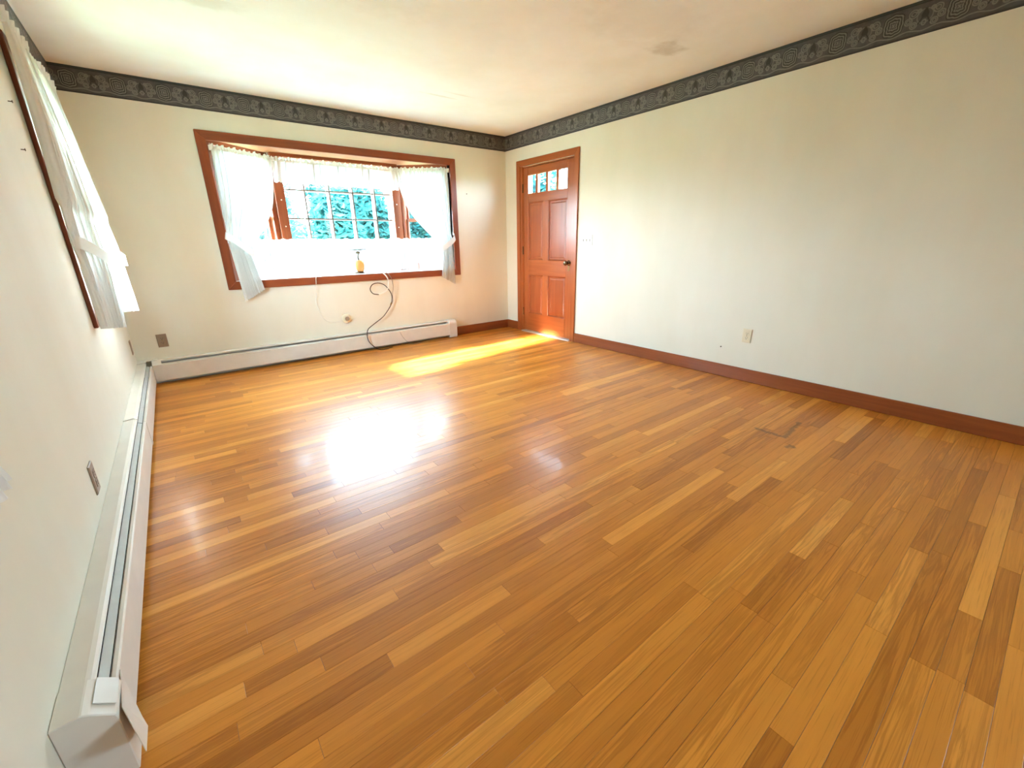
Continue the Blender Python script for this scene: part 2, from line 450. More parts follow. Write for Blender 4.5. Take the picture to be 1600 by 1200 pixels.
o = MB().box((XL-T, 0, -.1), (BX0, T, H)).box((BX1, 0, -.1), (T, T, H)).box((BX0, 0, -.1), (BX1, T, BZ0-.04)).box((BX0, 0, BZ1+.035), (BX1, T, H)).build('wall_back', M_WALL)
tag(o, 'cream back wall with the bay window above a white heater', 'wall', kind='structure')
o = MB().box((XL-T, REAR, -.1), (XL, LY0, H)).box((XL-T, LY1, -.1), (XL, 0, H)).box((XL-T, LY0, -.1), (XL, LY1, LZ0)).box((XL-T, LY0, LZ1), (XL, LY1, H)).build('wall_left', M_WALL)
tag(o, 'off-white left wall with the curtained window beside the long heater', 'wall', kind='structure')
o = MB().box((0, REAR, -.1), (T, -7.4, H)).box((0, -6.65, -.1), (T, DY0, H)).box((0, -7.4, -.1), (T, -6.65, .9)).box((0, -7.4, 2.0), (T, -6.65, H)).box((0, DY1, -.1), (T, 0, H)).box((0, DY0, DZ1), (T, DY1, H)).box((0, DY0, -.1), (T, DY1, 0)).build('wall_right', M_WALL)
tag(o, 'bare cream right wall with the wooden door at its far end', 'wall', kind='structure')
o = box('wall_rear', (XL-T, REAR-T, -.1), (T, REAR, H), M_REAR_DARK)
tag(o, 'unseen rear wall with dark panelling added to cut bounce light', 'wall', kind='structure')
o = box('ceiling', (XL-T, REAR-T, H), (T, T, H+.12), M_CEIL)
tag(o, 'white ceiling with faint smoky smudges above the room', 'ceiling', kind='structure')

# ---- wallpaper border strips just under the ceiling
def border(name, p0, p1, nrm, phase, label):
    p0, p1, nrm = Vector(p0), Vector(p1), Vector(nrm)
    L = (p1-p0).length; d = (p1-p0)/L; hb, th = 0.1724, 0.0025
    bm = bmesh.new(); uvl = bm.loops.layers.uv.new('UVMap')
    n = max(1, round(L/0.28)); cols = []
    for i in range(n+1):
        q = p0 + d*(L*i/n)
        cols.append([bm.verts.new(q+nrm*a+Vector((0, 0, b))) for (a, b) in ((0, -hb), (th, -hb), (th, 0), (0, 0))])
    for i in range(n):
        for k in range(4):
            f = bm.faces.new((cols[i][k], cols[i+1][k], cols[i+1][(k+1) % 4], cols[i][(k+1) % 4]))
            for l in f.loops:
                co = l.vert.co; l[uvl].uv = ((co-p0).dot(d)+phase, co.z-(p0.z-hb))
    bm.faces.new(cols[0]); bm.faces.new(cols[-1][::-1])
    bmesh.ops.recalc_face_normals(bm, faces=bm.faces)
    me = bpy.data.meshes.new(name); bm.to_mesh(me); bm.free(); me.materials.append(M_BORDER)
    ob = bpy.data.objects.new(name, me); COL.objects.link(ob)
    tag(ob, label, 'wallpaper border', kind='structure')
border('trim_1', (XL, 0, H), (0, 0, H), (0, -1, 0), 0.05, 'dark patterned wallpaper border along the top of the back wall')
border('trim_2', (0, 0, H), (0, REAR, H), (-1, 0, 0), 0.206, 'dark patterned wallpaper border along the top of the right wall')
border('trim_3', (XL, REAR, H), (XL, 0, H), (1, 0, 0), 0.10, 'dark patterned wallpaper border along the top of the left wall')

# ---- floor: narrow oak strips running across the room
floor = box('floor', (XL-T, REAR-T, -.14), (T, T, -.018), M_SUB)
tag(floor, 'glossy honey-coloured oak strip floor of the empty room', 'floor', kind='structure')
PWID = 0.057
def in_view_size(x0, x1, y):
    best = 0
    for x in (x0, (x0+x1)/2, x1):
        v = Vector((x, y, 0))-CAM; z = v.dot(fw)
        if z < 0.15: continue
        px = 800+F_PX*v.dot(rr)/z; py = 600-F_PX*v.dot(uu)/z
        if -60 < px < 1660 and -60 < py < 1260: best = max(best, (F_PX/z)**2*(CAM.z/(v.length)))
    return best*(x1-x0)
rng = random.Random(11)
planks = []
y = -0.004
while y > REAR:
    x = XL - rng.uniform(0, .9); 
    while x < 0:
        L = rng.choice((rng.uniform(.28, .7), rng.uniform(.5, 1.1), rng.uniform(.8, 1.6)))
        a, b = max(x, XL), min(x+L, 0.0)
        if b-a > .02: planks.append((a, b, y-PWID, y, rng.random(), rng.random(), rng.random(), rng.uniform(-1, 1), rng.uniform(-1, 1)))
        x += L
    y -= PWID
planks.sort(key=lambda p: -in_view_size(p[0], p[1], (p[2]+p[3])/2))
def plank_geo(bm, p, layer):
    a, b, y0, y1, t1, t2, t3, k1, k2 = p
    g, c = 0.0004, 0.0003
    z = lambda yy: k1*0.00012*(1 if yy > (y0+y1)/2 else -1) + k2*0.00005
    o_ = [(a+g, y0+g), (b-g, y0+g), (b-g, y1-g), (a+g, y1-g)]
    i_ = [(a+g+c, y0+g+c), (b-g-c, y0+g+c), (b-g-c, y1-g-c), (a+g+c, y1-g-c)]
    vb = [bm.verts.new((q[0], q[1], -.017)) for q in o_]
    vo = [bm.verts.new((q[0], q[1], z(q[1])-.00012)) for q in o_]
    vi = [bm.verts.new((q[0], q[1], z(q[1]))) for q in i_]
    fs = [bm.faces.new(vi)]
    for k in range(4):
        j = (k+1) % 4
        fs += [bm.faces.new((vo[k], vo[j], vi[j], vi[k])), bm.faces.new((vb[k], vb[j], vo[j], vo[k]))]
    # tone: mostly mid, some dark, some pale
    tone = t1**1.0
    for f in fs:
        for l in f.loops: l[layer] = (tone, t2, t3, 1)
def plank_obj(name, lst):
    bm = bmesh.new(); lay = bm.loops.layers.float_color.new('tone')
    for p in lst: plank_geo(bm, p, lay)
    me = bpy.data.meshes.new(name); bm.to_mesh(me); bm.free(); me.materials.append(M_FLOOR)
    ob = bpy.data.objects.new(name, me); COL.objects.link(ob); ob.parent = floor
    return ob
for p in planks[:298]: plank_obj('plank', [p])
plank_obj('distant_planks', planks[298:])['kind'] = 'stuff'

# ---- baseboards
def base_profile_box(name, a, b, mat, label):
    o = MB().box(a, b, 0.004).build(name, mat); tag(o, label, 'baseboard', kind='structure')
BB = 0.111
base_profile_box('baseboard_back', (-0.912, -0.016, 0.001), (-0.017, 0, BB), M_BASE_X, 'short stained wood baseboard between the back heater and the corner')
base_profile_box('baseboard_right', (-0.016, REAR, 0.001), (0, -1.3245, BB), M_BASE_Y, 'long stained wood baseboard under the bare right wall')
base_profile_box('baseboard_corner', (-0.016, -0.2455, 0.001), (0, 0, BB), M_BASE_Y, 'stub of stained baseboard between corner and door casing')

# ================================================================== BAY WINDOW (window_1)
win = thing('window_1', 'wide bay window with stained wood casing in the back wall', 'window', (-2.04, 0, .85), kind='structure')
CW = 0.075
def miter_frame(parent, plane, u0, u1, v0, v1, w, th, mats, name='casing_board'):
    """four mitred boards; plane maps (u, v, d) -> xyz, d = how far it stands out"""
    def bd(pts, m):
        MB().prism([plane(u, v, 0) for (u, v) in pts], Vector(plane(0, 0, th))-Vector(plane(0, 0, 0)), 0.003).build(name, m, parent)
    bd([(u0, v1), (u1, v1), (u1-w, v1-w), (u0+w, v1-w)], mats[0])
    if v0 is not None and v0 > 0.05:
        bd([(u0, v0), (u1, v0), (u1-w, v0+w), (u0+w, v0+w)], mats[0])
        bd([(u0, v0), (u0+w, v0+w), (u0+w, v1-w), (u0, v1)], mats[1]); bd([(u1, v0), (u1-w, v0+w), (u1-w, v1-w), (u1, v1)], mats[1])
    else:
        bd([(u0, v0), (u0+w, v0), (u0+w, v1-w), (u0, v1)], mats[1]); bd([(u1, v0), (u1-w, v0), (u1-w, v1-w), (u1, v1)], mats[1])
miter_frame(win, lambda u, v, d: (u, -d, v), -3.312, -0.766, 0.777, 2.113, CW, 0.020, (M_TRIM_X, M_TRIM_Z))
# seat, soffit, side reveals
CXL, CXR, CY = -2.69, -1.33, 0.47
seat_poly = [(BX0, 0.0), (BX1, 0.0), (BX1, .06), (CXR+.05, CY+.09), (CXL-.05, CY+.09), (BX0, .06)]
MB().prism([(x, y, BZ0-.035) for x, y in seat_poly], (0, 0, .035)).build('seat_board', M_SEAT, win)
SOF = 2.062
MB().prism([(x, y, SOF) for x, y in seat_poly], (0, 0, .05)).build('soffit', M_SOFFIT, win)
box('jamb', (BX0-.02, 0, BZ0), (BX0, T+.01, SOF), M_TRIM_Z, win); box('jamb', (BX1, 0, BZ0), (BX1+.02, T+.01, SOF), M_TRIM_Z, win)
MB().box((CXL-.0, CY-.09, SOF-.035), (CXR, CY, SOF), .003).build('head_board', M_TRIM_X, win)
# angled head boards and posts
def along(p, q, t): return (p[0]+(q[0]-p[0])*t, p[1]+(q[1]-p[1])*t)
def slab(p, q, z0, z1, th, name, mat, parent, bev=0.002, off=0.0):
    """upright board between plan points p,q; thickness th outward (left normal), offset off"""
    d = Vector((q[0]-p[0], q[1]-p[1], 0)).normalized(); n = Vector((-d.y, d.x, 0))
    P, Q = Vector((p[0], p[1], z0))+n*off, Vector((q[0], q[1], z0))+n*off
    return MB().prism([P, Q, Q+n*th, P+n*th], (0, 0, z1-z0), bev).build(name, mat, parent)
LA, LB = (BX0, .05), (CXL, CY)        # left flank
RA, RB = (CXR, CY), (BX1, .05)        # right flank
for a, b in ((LA, LB), (RA, RB)):
    slab(a, b, SOF-.035, SOF, .05, 'head_board', M_TRIM_X, win)
# corner posts (two boards each) with screw plugs
for sx, cx in ((1, CXL), (-1, CXR)):
    post = MB().box((cx-.008*sx, CY-.085, BZ0), (cx+.088*sx, CY+.01, SOF-.036), .003).build('corner_post', M_TRIM_Z, win)
    for z in (1.36, 1.62):
        MB().lathe([(0.001, -.003), (.007, -.003), (.007, .002)], (cx+.045*sx, CY-.085, z), 'y', 10).build('screw_plug', M_WHITE, post)
# flank posts by the corner and by the wall
slab(along(LA, LB, .86), LB, BZ0, SOF-.036, .06, 'flank_post', M_TRIM_Z, win, off=-.03)
slab(RA, along(RA, RB, .14), BZ0, SOF-.036, .06, 'flank_post', M_TRIM_Z, win, off=-.03)
slab(LA, along(LA, LB, .10), BZ0, SOF-.036, .06, 'flank_post', M_TRIM_Z, win)
slab(along(RA, RB, .90), RB, BZ0, SOF-.036, .06, 'flank_post', M_TRIM_Z, win)

# centre sash: 5 x 4 panes
GX0, GX1, GZ0, GZ1 = -2.645, -1.345, 0.868, 2.022
sash = MB()
sash.box((GX0, CY, GZ0), (GX0+.03, CY+.035, GZ1)).box((GX1-.03, CY, GZ0), (GX1, CY+.035, GZ1))
sash.box((GX0+.03, CY, GZ0), (GX1-.03, CY+.035, GZ0+.03)).box((GX0+.03, CY, GZ1-.03), (GX1-.03, CY+.035, GZ1))
sash = sash.build('sash_frame', M_MUNTIN, win)
mx = [GX0+.26*i for i in range(6)]; mz = [GZ0+.2885*i for i in range(5)]
for xx in mx[1:5]: box('muntin', (xx-.008, CY+.002, GZ0+.03), (xx+.008, CY+.03, GZ1-.03), M_MUNTIN, win, .002)
for zz in mz[1:4]: box('muntin', (GX0+.03, CY+.004, zz-.007), (GX1-.03, CY+.028, zz+.007), M_MUNTIN, win, .002)
for i in range(5):
    for j in range(4):
        box('pane', (max(mx[i]+.0085, GX0+.0305), CY+.014, max(mz[j]+.0075, GZ0+.0305)), (min(mx[i+1]-.0085, GX1-.0305), CY+.017, min(mz[j+1]-.0075, GZ1-.0305)), M_GLASS, win)
st = MB()
for xx in mx[1:5]: st.box((xx-.011, CY+.075, GZ0), (xx+.011, CY+.09, GZ1))
for zz in mz[1:4]: st.box((GX0, CY+.0755, zz-.008), (GX1, CY+.0895, zz+.008))
st.box((GX0, CY+.07, GZ0-.02), (GX0+.04, CY+.095, GZ1+.02)).box((GX1-.075, CY+.07, GZ0-.02), (GX1, CY+.095, GZ1+.02))
st.build('storm_frame', M_STORM, win)
# flank sashes: double hung
def flank(a, b, f0, f1):
    p, q = along(a, b, f0), along(a, b, f1)
    for (z0, z1, off) in ((GZ0, 1.455, .012), (1.435, GZ1, .038)):
        d = Vector((q[0]-p[0], q[1]-p[1])); L = d.length; e = .03/L
        slab(p, along(p, q, e), z0, z1, .025, 'side_sash_stile', M_TRIM_Z, win, off=off)
        slab(along(p, q, 1-e), q, z0, z1, .025, 'side_sash_stile', M_TRIM_Z, win, off=off)
        slab(along(p, q, e), along(p, q, 1-e), z0, z0+.03, .025, 'side_sash_rail', M_TRIM_X, win, off=off)
        slab(along(p, q, e), along(p, q, 1-e), z1-.03, z1, .025, 'side_sash_rail', M_TRIM_X, win, off=off)
        slab(along(p, q, e), along(p, q, 1-e), z0+.03, z1-.03, .003, 'pane', M_GLASS, win, 0, off=off+.011)
flank(LA, LB, .10, .86); flank(RA, RB, .14, .90)
# bay skirt, roof
MB().prism([(x, y, -.3) for x, y in [(BX0-.06, T+.001), (BX1+.06, T+.001), (CXR+.07, CY+.10), (CXL-.07, CY+.10)]], (0, 0, 1.115)).build('bay_skirt', M_SIDING, win)
MB().prism([(x, y, SOF+.051) for x, y in [(BX0-.12, T+.001), (BX1+.12, T+.001), (CXR+.12, CY+.22), (CXL-.12, CY+.22)]], (0, 0, .2)).build('bay_roof', M_SIDING, win)

# ================================================================== LEFT WINDOW (window_2)
w2 = thing('window_2', 'tall curtained window with stained casing in the left wall', 'window', (XL, -1.14, .85), kind='structure')
miter_frame(w2, lambda u, v, d: (XL+d, u, v), LY0-.075, LY1+.075, LZ0-.075-.025, LZ1+.075, .075, 0.020, (M_TRIM_Y, M_TRIM_Z))
for (ya, yb) in ((LY0, LY0+.02), (LY1-.02, LY1)): box('jamb', (XL-T, ya, LZ0), (XL, yb, LZ1), M_TRIM_Z, w2)
box('sill_board', (XL-T-.02, LY0+.02, LZ0), (XL, LY1-.02, LZ0+.02), M_TRIM_Y, w2); box('jamb', (XL-T, LY0+.02, LZ1-.02), (XL, LY1-.02, LZ1), M_TRIM_Y, w2)
for (z0, z1, xo) in ((LZ0+.02, 1.465, -.07), (1.44, LZ1-.02, -.105)):
    y0, y1 = LY0+.02, LY1-.02
    sm = MB().box((XL+xo, y0, z0), (XL+xo+.03, y0+.035, z1)).box((XL+xo, y1-.035, z0), (XL+xo+.03, y1, z1))
    sm.box((XL+xo, y0+.035, z0), (XL+xo+.03, y1-.035, z0+.04)).box((XL+xo, y0+.035, z1-.035), (XL+xo+.03, y1-.035, z1))
    sm.build('sash_frame', M_TRIM_Z, w2)
    box('pane', (XL+xo+.013, y0+.035, z0+.04), (XL+xo+.017, y1-.035, z1-.035), M_GLASS, w2)
# added window, out of view, letting fill light into the near room
w3 = thing('added_window', 'added unseen window in the right wall for fill light', 'window', (0, -7.0, .9), kind='structure')
miter_frame(w3, lambda u, v, d: (-d, u, v), -7.475, -6.575, .825, 2.075, .075, .02, (M_TRIM_Y, M_TRIM_Z))
box('sash_bar', (.06, -7.4, 1.43), (.09, -6.65, 1.47), M_TRIM_Y, w3)
box('pane', (.073, -7.4, .9), (.077, -6.65, 1.43), M_GLASS, w3); box('pane', (.073, -7.4, 1.47), (.077, -6.65, 2.0), M_GLASS, w3)

# ================================================================== DOOR (door_1)
door = thing('door_1', 'six-panel-style stained wood door with four small lites', 'door', (0, -.81, 0), kind='structure')
door['label'] = 'stained wood entry door with four small glass lites, right wall'
miter_frame(door, lambda u, v, d: (-d, u, v), -1.324, -0.2465, 0.002, 2.119, .070, .020, (M_DOOR_Y, M_DOOR_Z))
# jambs
box('jamb_strip', (-.010, -.353, .002), (-.0005, -.3155, 2.05), M_DOOR_Z, door)
box('jamb', (-.002, DY0, .002), (T, DY0+.013, DZ1), M_DOOR_Z, door); box('jamb', (-.002, DY1-.013, .002), (T, DY1, DZ1), M_DOOR_Z, door)
box('jamb', (-.002, DY0+.013, DZ1-.013), (T, DY1-.013, DZ1), M_DOOR_Y, door)
DX0, DX1 = 0.004, 0.048
a0, a1 = DY0+.015, DY1-.015                        # slab edges in y  (latch side a0, hinge side a1)
zb, zt = 0.0195, 2.029
pl = [(-.452, -.730), (-.828, -1.142)]             # panel openings (y hi, y lo)
box('stile', (DX0, a0, zb), (DX1, pl[1][1], zt), M_DOOR_Z, door, .002)
box('stile', (DX0, pl[0][0], zb), (DX1, a1, zt), M_DOOR_Z, door, .002)
for (z0, z1) in ((zb, .255), (.757, .943), (1.632, 1.734), (1.940, zt)):
    box('rail', (DX0+.0005, pl[1][1], z0), (DX1-.0005, pl[0][0], z1), M_DOOR_Y, door, .002)
for (z0, z1) in ((.255, .757), (.943, 1.632)):
    box('mullion', (DX0+.0005, pl[1][0], z0), (DX1-.0005, pl[0][1], z1), M_DOOR_Z, door, .002)
    for (yh, yl) in pl:
        # bead moulding round a sunk panel
        q = MB()
        for k, (w_, x_) in enumerate(((.0, .010), (.010, .018))):
            pass
        def ringpts(i): return [(yh-i, z0+i), (yl+i, z0+i), (yl+i, z1-i), (yh-i, z1-i)]
        rows = [[q.bm.verts.new((xx, p_[0], p_[1])) for p_ in ringpts(ii)] for (ii, xx) in ((0, DX0+.002), (.004, DX0+.004), (.012, DX0+.013), (.014, DX0+.016), (.030, DX0+.016), (.042, DX0+.011))]
        for r_ in range(len(rows)-1):
            for k in range(4): q.bm.faces.new((rows[r_][k], rows[r_][(k+1) % 4], rows[r_+1][(k+1) % 4], rows[r_+1][k]))
        q.bm.faces.new(rows[-1])
        back = [q.bm.verts.new((DX1-.01, p_[0], p_[1])) for p_ in ringpts(0)]
        for k in range(4): q.bm.faces.new((rows[0][k], rows[0][(k+1) % 4], back[(k+1) % 4], back[k]))
        q.bm.faces.new(back)
        q.build('panel', M_PANEL, door)
ly = [(-.452, -.590), (-.630, -.772), (-.812, -.952), (-.992, -1.130)]
for i in range(3): box('glazing_bar', (DX0+.003, ly[i+1][0], 1.734), (DX1-.003, ly[i][1], 1.940), M_DOOR_Z, door, .002)
box('glazing_bar', (DX0+.003, pl[1][1], 1.734), (DX1-.003, ly[3][1], 1.940), M_DOOR_Z, door, .002)
for (yh, yl) in ly: box('pane', (DX0+.022, yl, 1.734), (DX0+.026, yh, 1.940), M_GLASS, door)
box('door_stop', (DX1+.001, DY0+.012, .019), (DX1+.014, DY0+.032, DZ1-.013), M_DOOR_Z, door); box('door_stop', (DX1+.001, DY1-.032, .019), (DX1+.014, DY1-.012, DZ1-.013), M_DOOR_Z, door)
box('door_stop', (DX1+.001, DY0+.032, DZ1-.033), (DX1+.014, DY1-.032, DZ1-.013), M_DOOR_Y, door)
# knob, rosette, hinges
kn = MB().lathe([(.002, 0), (.031, 0), (.031, -.004), (.022, -.008), (.012, -.012), (.012, -.030), (.020, -.036), (.027, -.046), (.029, -.056), (.025, -.066), (.014, -.071), (.002, -.072)], (DX0, -1.192, .923), 'x', 24).build('knob', M_KNOB, door, True)
MB().box((DX0-.002, -1.204, .83), (DX0, -1.180, .93)).build('latch_plate', M_BRASS, door)
for z in (.27, 1.06, 1.80):
    h_ = MB().tube([(-.004, DY1-.006, z-.05), (-.004, DY1-.006, z+.05)], .007, 10).build('hinge', M_KNOB, door)
# threshold strip
MB().prism([(-.045, DY0+.002, .001), (-.035, DY0+.002, .012), (.05, DY0+.002, .018), (.14, DY0+.002, .018), (.14, DY0+.002, .001)], (0, DY1-DY0-.004, 0)).build('threshold', M_ALU, door)

# ================================================================== HEATERS
def heater_profile(slim=False):
    k = .8 if slim else 1.0
    hood = [(.001, .02), (.001, .214), (.046*k, .218), (.056*k, .216), (.061*k, .210), (.061*k, .200), (.057*k, .200), (.057*k, .208), (.050*k, .2115), (.005, .208), (.005, .02)]
    front = [(.078, .176), (.083, .182), (.091, .182), (.095, .177), (.095, .038), (.090, .034), (.082, .034), (.082, .037), (.090, .040), (.090, .172), (.083, .176)]
    damper = [(.059, .190), (.061, .193), (.079, .186), (.079, .183)]
    return hood, front, damper
def run(parent, mp, s0, s1, parts=('hood', 'front', 'damper')):
    hood, front, damper = heater_profile(parent is h2)
    L = Vector(mp(s1, 0, 0))-Vector(mp(s0, 0, 0))
    if 'hood' in parts: MB().prism([mp(s0, d, z) for d, z in hood], L).build('hood', M_HEAT, parent)
    if 'front' in parts: MB().prism([mp(s0, d, z) for d, z in front], L).build('front_panel', M_HEAT, parent)
    if 'damper' in parts: MB().prism([mp(s0, d, z) for d, z in damper], L).build('damper', M_DAMP, parent)
CAP = [(.0005, .002), (.0005, .219), (.050, .2225), (.063, .216), (.099, .186), (.102, .176), (.102, .004)]
# left heater: s = y
h2 = None
h1 = thing('baseboard_heater', 'long white baseboard heater running along the left wall', 'heater', (XL, -1.9, 0), 'baseboard heaters')
mpL = lambda s, d, z: (XL+d, s, z)
for (a, b) in ((-3.70, -1.665), (-1.66, -.10)): run(h1, mpL, a, b, ('hood', 'front'))
run(h1, mpL, -3.70, -1.71, ('damper',)); run(h1, mpL, -1.70, -.13, ('damper',))
MB().prism([mpL(-3.802, d, z) for d, z in CAP], (0, .105, 0), .002).build('end_cap', M_HEAT, h1)
MB().prism([mpL(-3.775, .066, .2165), mpL(-3.70, .066, .2165), mpL(-3.70, .099, .1895), mpL(-3.775, .099, .1895)], (.0015, 0, .002)).build('cap_insert', M_HEAT, h1)
MB().prism([mpL(-1.70, d, z) for d, z in [(.0, .2185), (.048, .2225), (.064, .212), (.064, .208), (.048, .219), (.0, .2155)]], (0, .05, 0)).build('splice_plate', M_HEAT, h1)
MB().prism([mpL(-1.70, d, z) for d, z in [(.096, .184), (.0975, .182), (.0975, .036), (.096, .036)]], (0, .05, 0)).build('splice_plate', M_HEAT, h1)
# loose flared end of the front panel
fl = MB()
A = [(XL+.096, -3.66, .178), (XL+.106, -3.78, .176), (-3.955, -3.915, .160), (-3.984, -3.731, .040), (-4.003, -3.67, .036)]
fl.prism(A, (.0016, -.0004, .0008)); fl.build('loose_panel_end', M_HEAT, h1)
# element pipe with fins
MB().tube([(XL+.04, -3.69, .10), (XL+.04, -.12, .10)], .012, 8).build('heating_pipe', M_BRASS, h1)
fm = MB()
for k in range(150): yy = -3.65+k*.0225; fm.box((XL+.012, yy, .065), (XL+.072, yy+.0015, .135))
fm.build('fins', M_FIN, h1)['kind'] = 'stuff'
# back heater: s = x
h2 = thing('baseboard_heater', 'white baseboard heater under the bay window on the back wall', 'heater', (-2.5, 0, 0), 'baseboard heaters')
mpB = lambda s, d, z: (s, -d, z)
for (a, b) in ((-3.99, -2.545), (-2.54, -1.02)): run(h2, mpB, a, b, ('hood', 'front'))
MB().prism([mpB(-3.98, d, z) for d, z in [(.071, .186), (.073, .189), (.079, .186), (.079, .183)]], (2.96, 0, 0)).build('damper', M_HEAT, h2)
CAP2 = [(.0005, .002), (.0005, .222), (.060, .2245), (.080, .219), (.094, .206), (.101, .188), (.102, .170), (.102, .004)]
MB().prism([mpB(-1.025, d, z) for d, z in CAP2], (.11, 0, 0), .003).build('end_cap', M_HEAT, h2)
MB().prism([mpB(-2.57, d, z) for d, z in [(.096, .184), (.0975, .182), (.0975, .036), (.096, .036)]], (.06, 0, 0)).build('splice_plate', M_HEAT, h2)
MB().tube([(-3.96, -.04, .10), (-1.03, -.04, .10)], .012, 8).build('heating_pipe', M_BRASS, h2)
fm = MB()
for k in range(245): xx = -3.92+k*.0117; fm.box((xx, -.076, .065), (xx+.0015, -.012, .168))
fm.build('fins', M_FIN, h2)['kind'] = 'stuff'
# inside corner cover where the two meet
cc = MB()
cc.prism([(XL+.001, -.001, .2165), (XL+.14, -.001, .2165), (XL+.14, -.060, .2165), (XL+.062, -.060, .2165), (XL+.062, -.12, .2165), (XL+.001, -.12, .2165)], (0, 0, .006))
cc.build('corner_cover', M_HEAT, h2)
cf = MB()
cf.prism([mpB(XL+.097, d, z) for d, z in [(.056, .2235), (.062, .2175), (.099, .1835), (.0995, .036), (.097, .036), (.0965, .181), (.056, .218)]], (.065, 0, 0))
cf.build('corner_strap', M_HEAT, h2)

# ================================================================== WALL PLATES
def plate(name, label, mp, w, h, mat, kind, group=None):
    """mp(a, b, d): a across, b up, d out of the wall"""
    c = Vector(mp(0, 0, 0)); t = thing(name, label, 'wall plate', c, group)
    n = Vector(mp(0, 0, 1))-c
    q = MB()
    rows = []
    for (i, d) in ((0, .0005), (0, .003), (.003, .0062), (.006, .0068)):
        rows.append([q.bm.verts.new(mp(a, b, d)) for a, b in ((-w/2+i, -h/2+i), (w/2-i, -h/2+i), (w/2-i, h/2-i), (-w/2+i, h/2-i))])
    for r_ in range(3):
        for k in range(4): q.bm.faces.new((rows[r_][k], rows[r_][(k+1) % 4], rows[r_+1][(k+1) % 4], rows[r_+1][k]))
    q.bm.faces.new(rows[-1]); q.bm.faces.new(rows[0][::-1]); q.build('face_plate', mat, t)
    def bx(nm, a0, b0, a1, b1, d0, d1, m, par):
        P = [mp(a, b, d0) for a, b in ((a0, b0), (a1, b0), (a1, b1), (a0, b1))]
        return MB().prism(P, n*(d1-d0), .0006).build(nm, m, par)
    if kind == 'duplex':
        for s_ in (-1, 1):
            f = bx('socket', -.0165, s_*.0195-.014, .0165, s_*.0195+.014, .0066, .0088, mat, t)
            bx('slot', -.0075, s_*.0195-.001, -.0055, s_*.0195+.008, .0086, .0091, M_DARK, f)
            bx('slot', .0055, s_*.0195-.001, .0075, s_*.0195+.008, .0086, .0091, M_DARK, f)
            bx('slot', -.0025, s_*.0195-.010, .0025, s_*.0195-.005, .0086, .0091, M_DARK, f)
        bx('screw', -.003, -.003, .003, .003, .0066, .0078, M_BRASS, t)
    if kind == 'switch':
        for a in (-.046, 0, .046):
            f = bx('toggle_slot', a-.006, -.013, a+.006, .013, .0066, .0075, M_DARK, t)
            P = [Vector(mp(a+x_, b_, d_)) for x_, b_, d_ in ((-.004, -.006, .007), (.004, -.006, .007), (.004, .004, .007), (-.004, .004, .007))]
            tip = Vector(mp(0, .008, .014))-Vector(mp(0, 0, 0))
            MB().prism(P, tip).build('toggle', M_WHITE, f)
            for b in (-.030, .030): bx('screw', a-.0025, b-.0025, a+.0025, b+.0025, .0066, .0076, M_BRASS, t)
    if kind == 'blank':
        for b in (-.042, .042): bx('screw', -.003, b-.003, .003, b+.003, .0066, .0076, M_BRASS, t)
    return t
plate('light_switch', 'white triple toggle switch plate beside the wooden door', lambda a, b, d: (-d, -1.468-a, 1.172+b), .163, .116, M_WHITE, 'switch')
plate('wall_outlet', 'ivory duplex outlet low on the bare right wall', lambda a, b, d: (-d, -3.312-a, .391+b), .074, .116, M_IVORY, 'duplex')
plate('wall_outlet', 'tan outlet plate low on the back wall near left corner', lambda a, b, d: (-3.895+a, -d, .378+b), .074, .116, M_TAN, 'duplex')
plate('wall_outlet', 'tan outlet plate on left wall above the long heater', lambda a, b, d: (XL+d, -2.755+a, .335+b), .072, .118, M_TAN, 'duplex')
plate('wall_outlet', 'tan plate on left wall close to the back corner', lambda a, b, d: (XL+d, -.16+a, .375+b), .072, .118, M_TAN, 'blank')

# round cable jack with hexagonal nut on the back wall
jk = thing('cable_jack', 'round ivory cable jack on the back wall below the bay', 'jack', (-2.268, 0, .388))
MB().lathe([(.002, -.0005), (.050, -.0005), (.052, -.006), (.046, -.014), (.030, -.017), (.002, -.017)], (-2.268, 0, .388), 'y', 28).build('cover', M_IVORY, jk, True)
MB().lathe([(.002, -.016), (.024, -.016), (.026, -.022), (.022, -.026), (.002, -.026)], (-2.266, 0, .386), 'y', 6).build('hex_nut', M_TAN, jk)
MB().box((-2.312, -.006, .41), (-2.296, -.0005, .440), .001).build('tab', M_IVORY, jk)

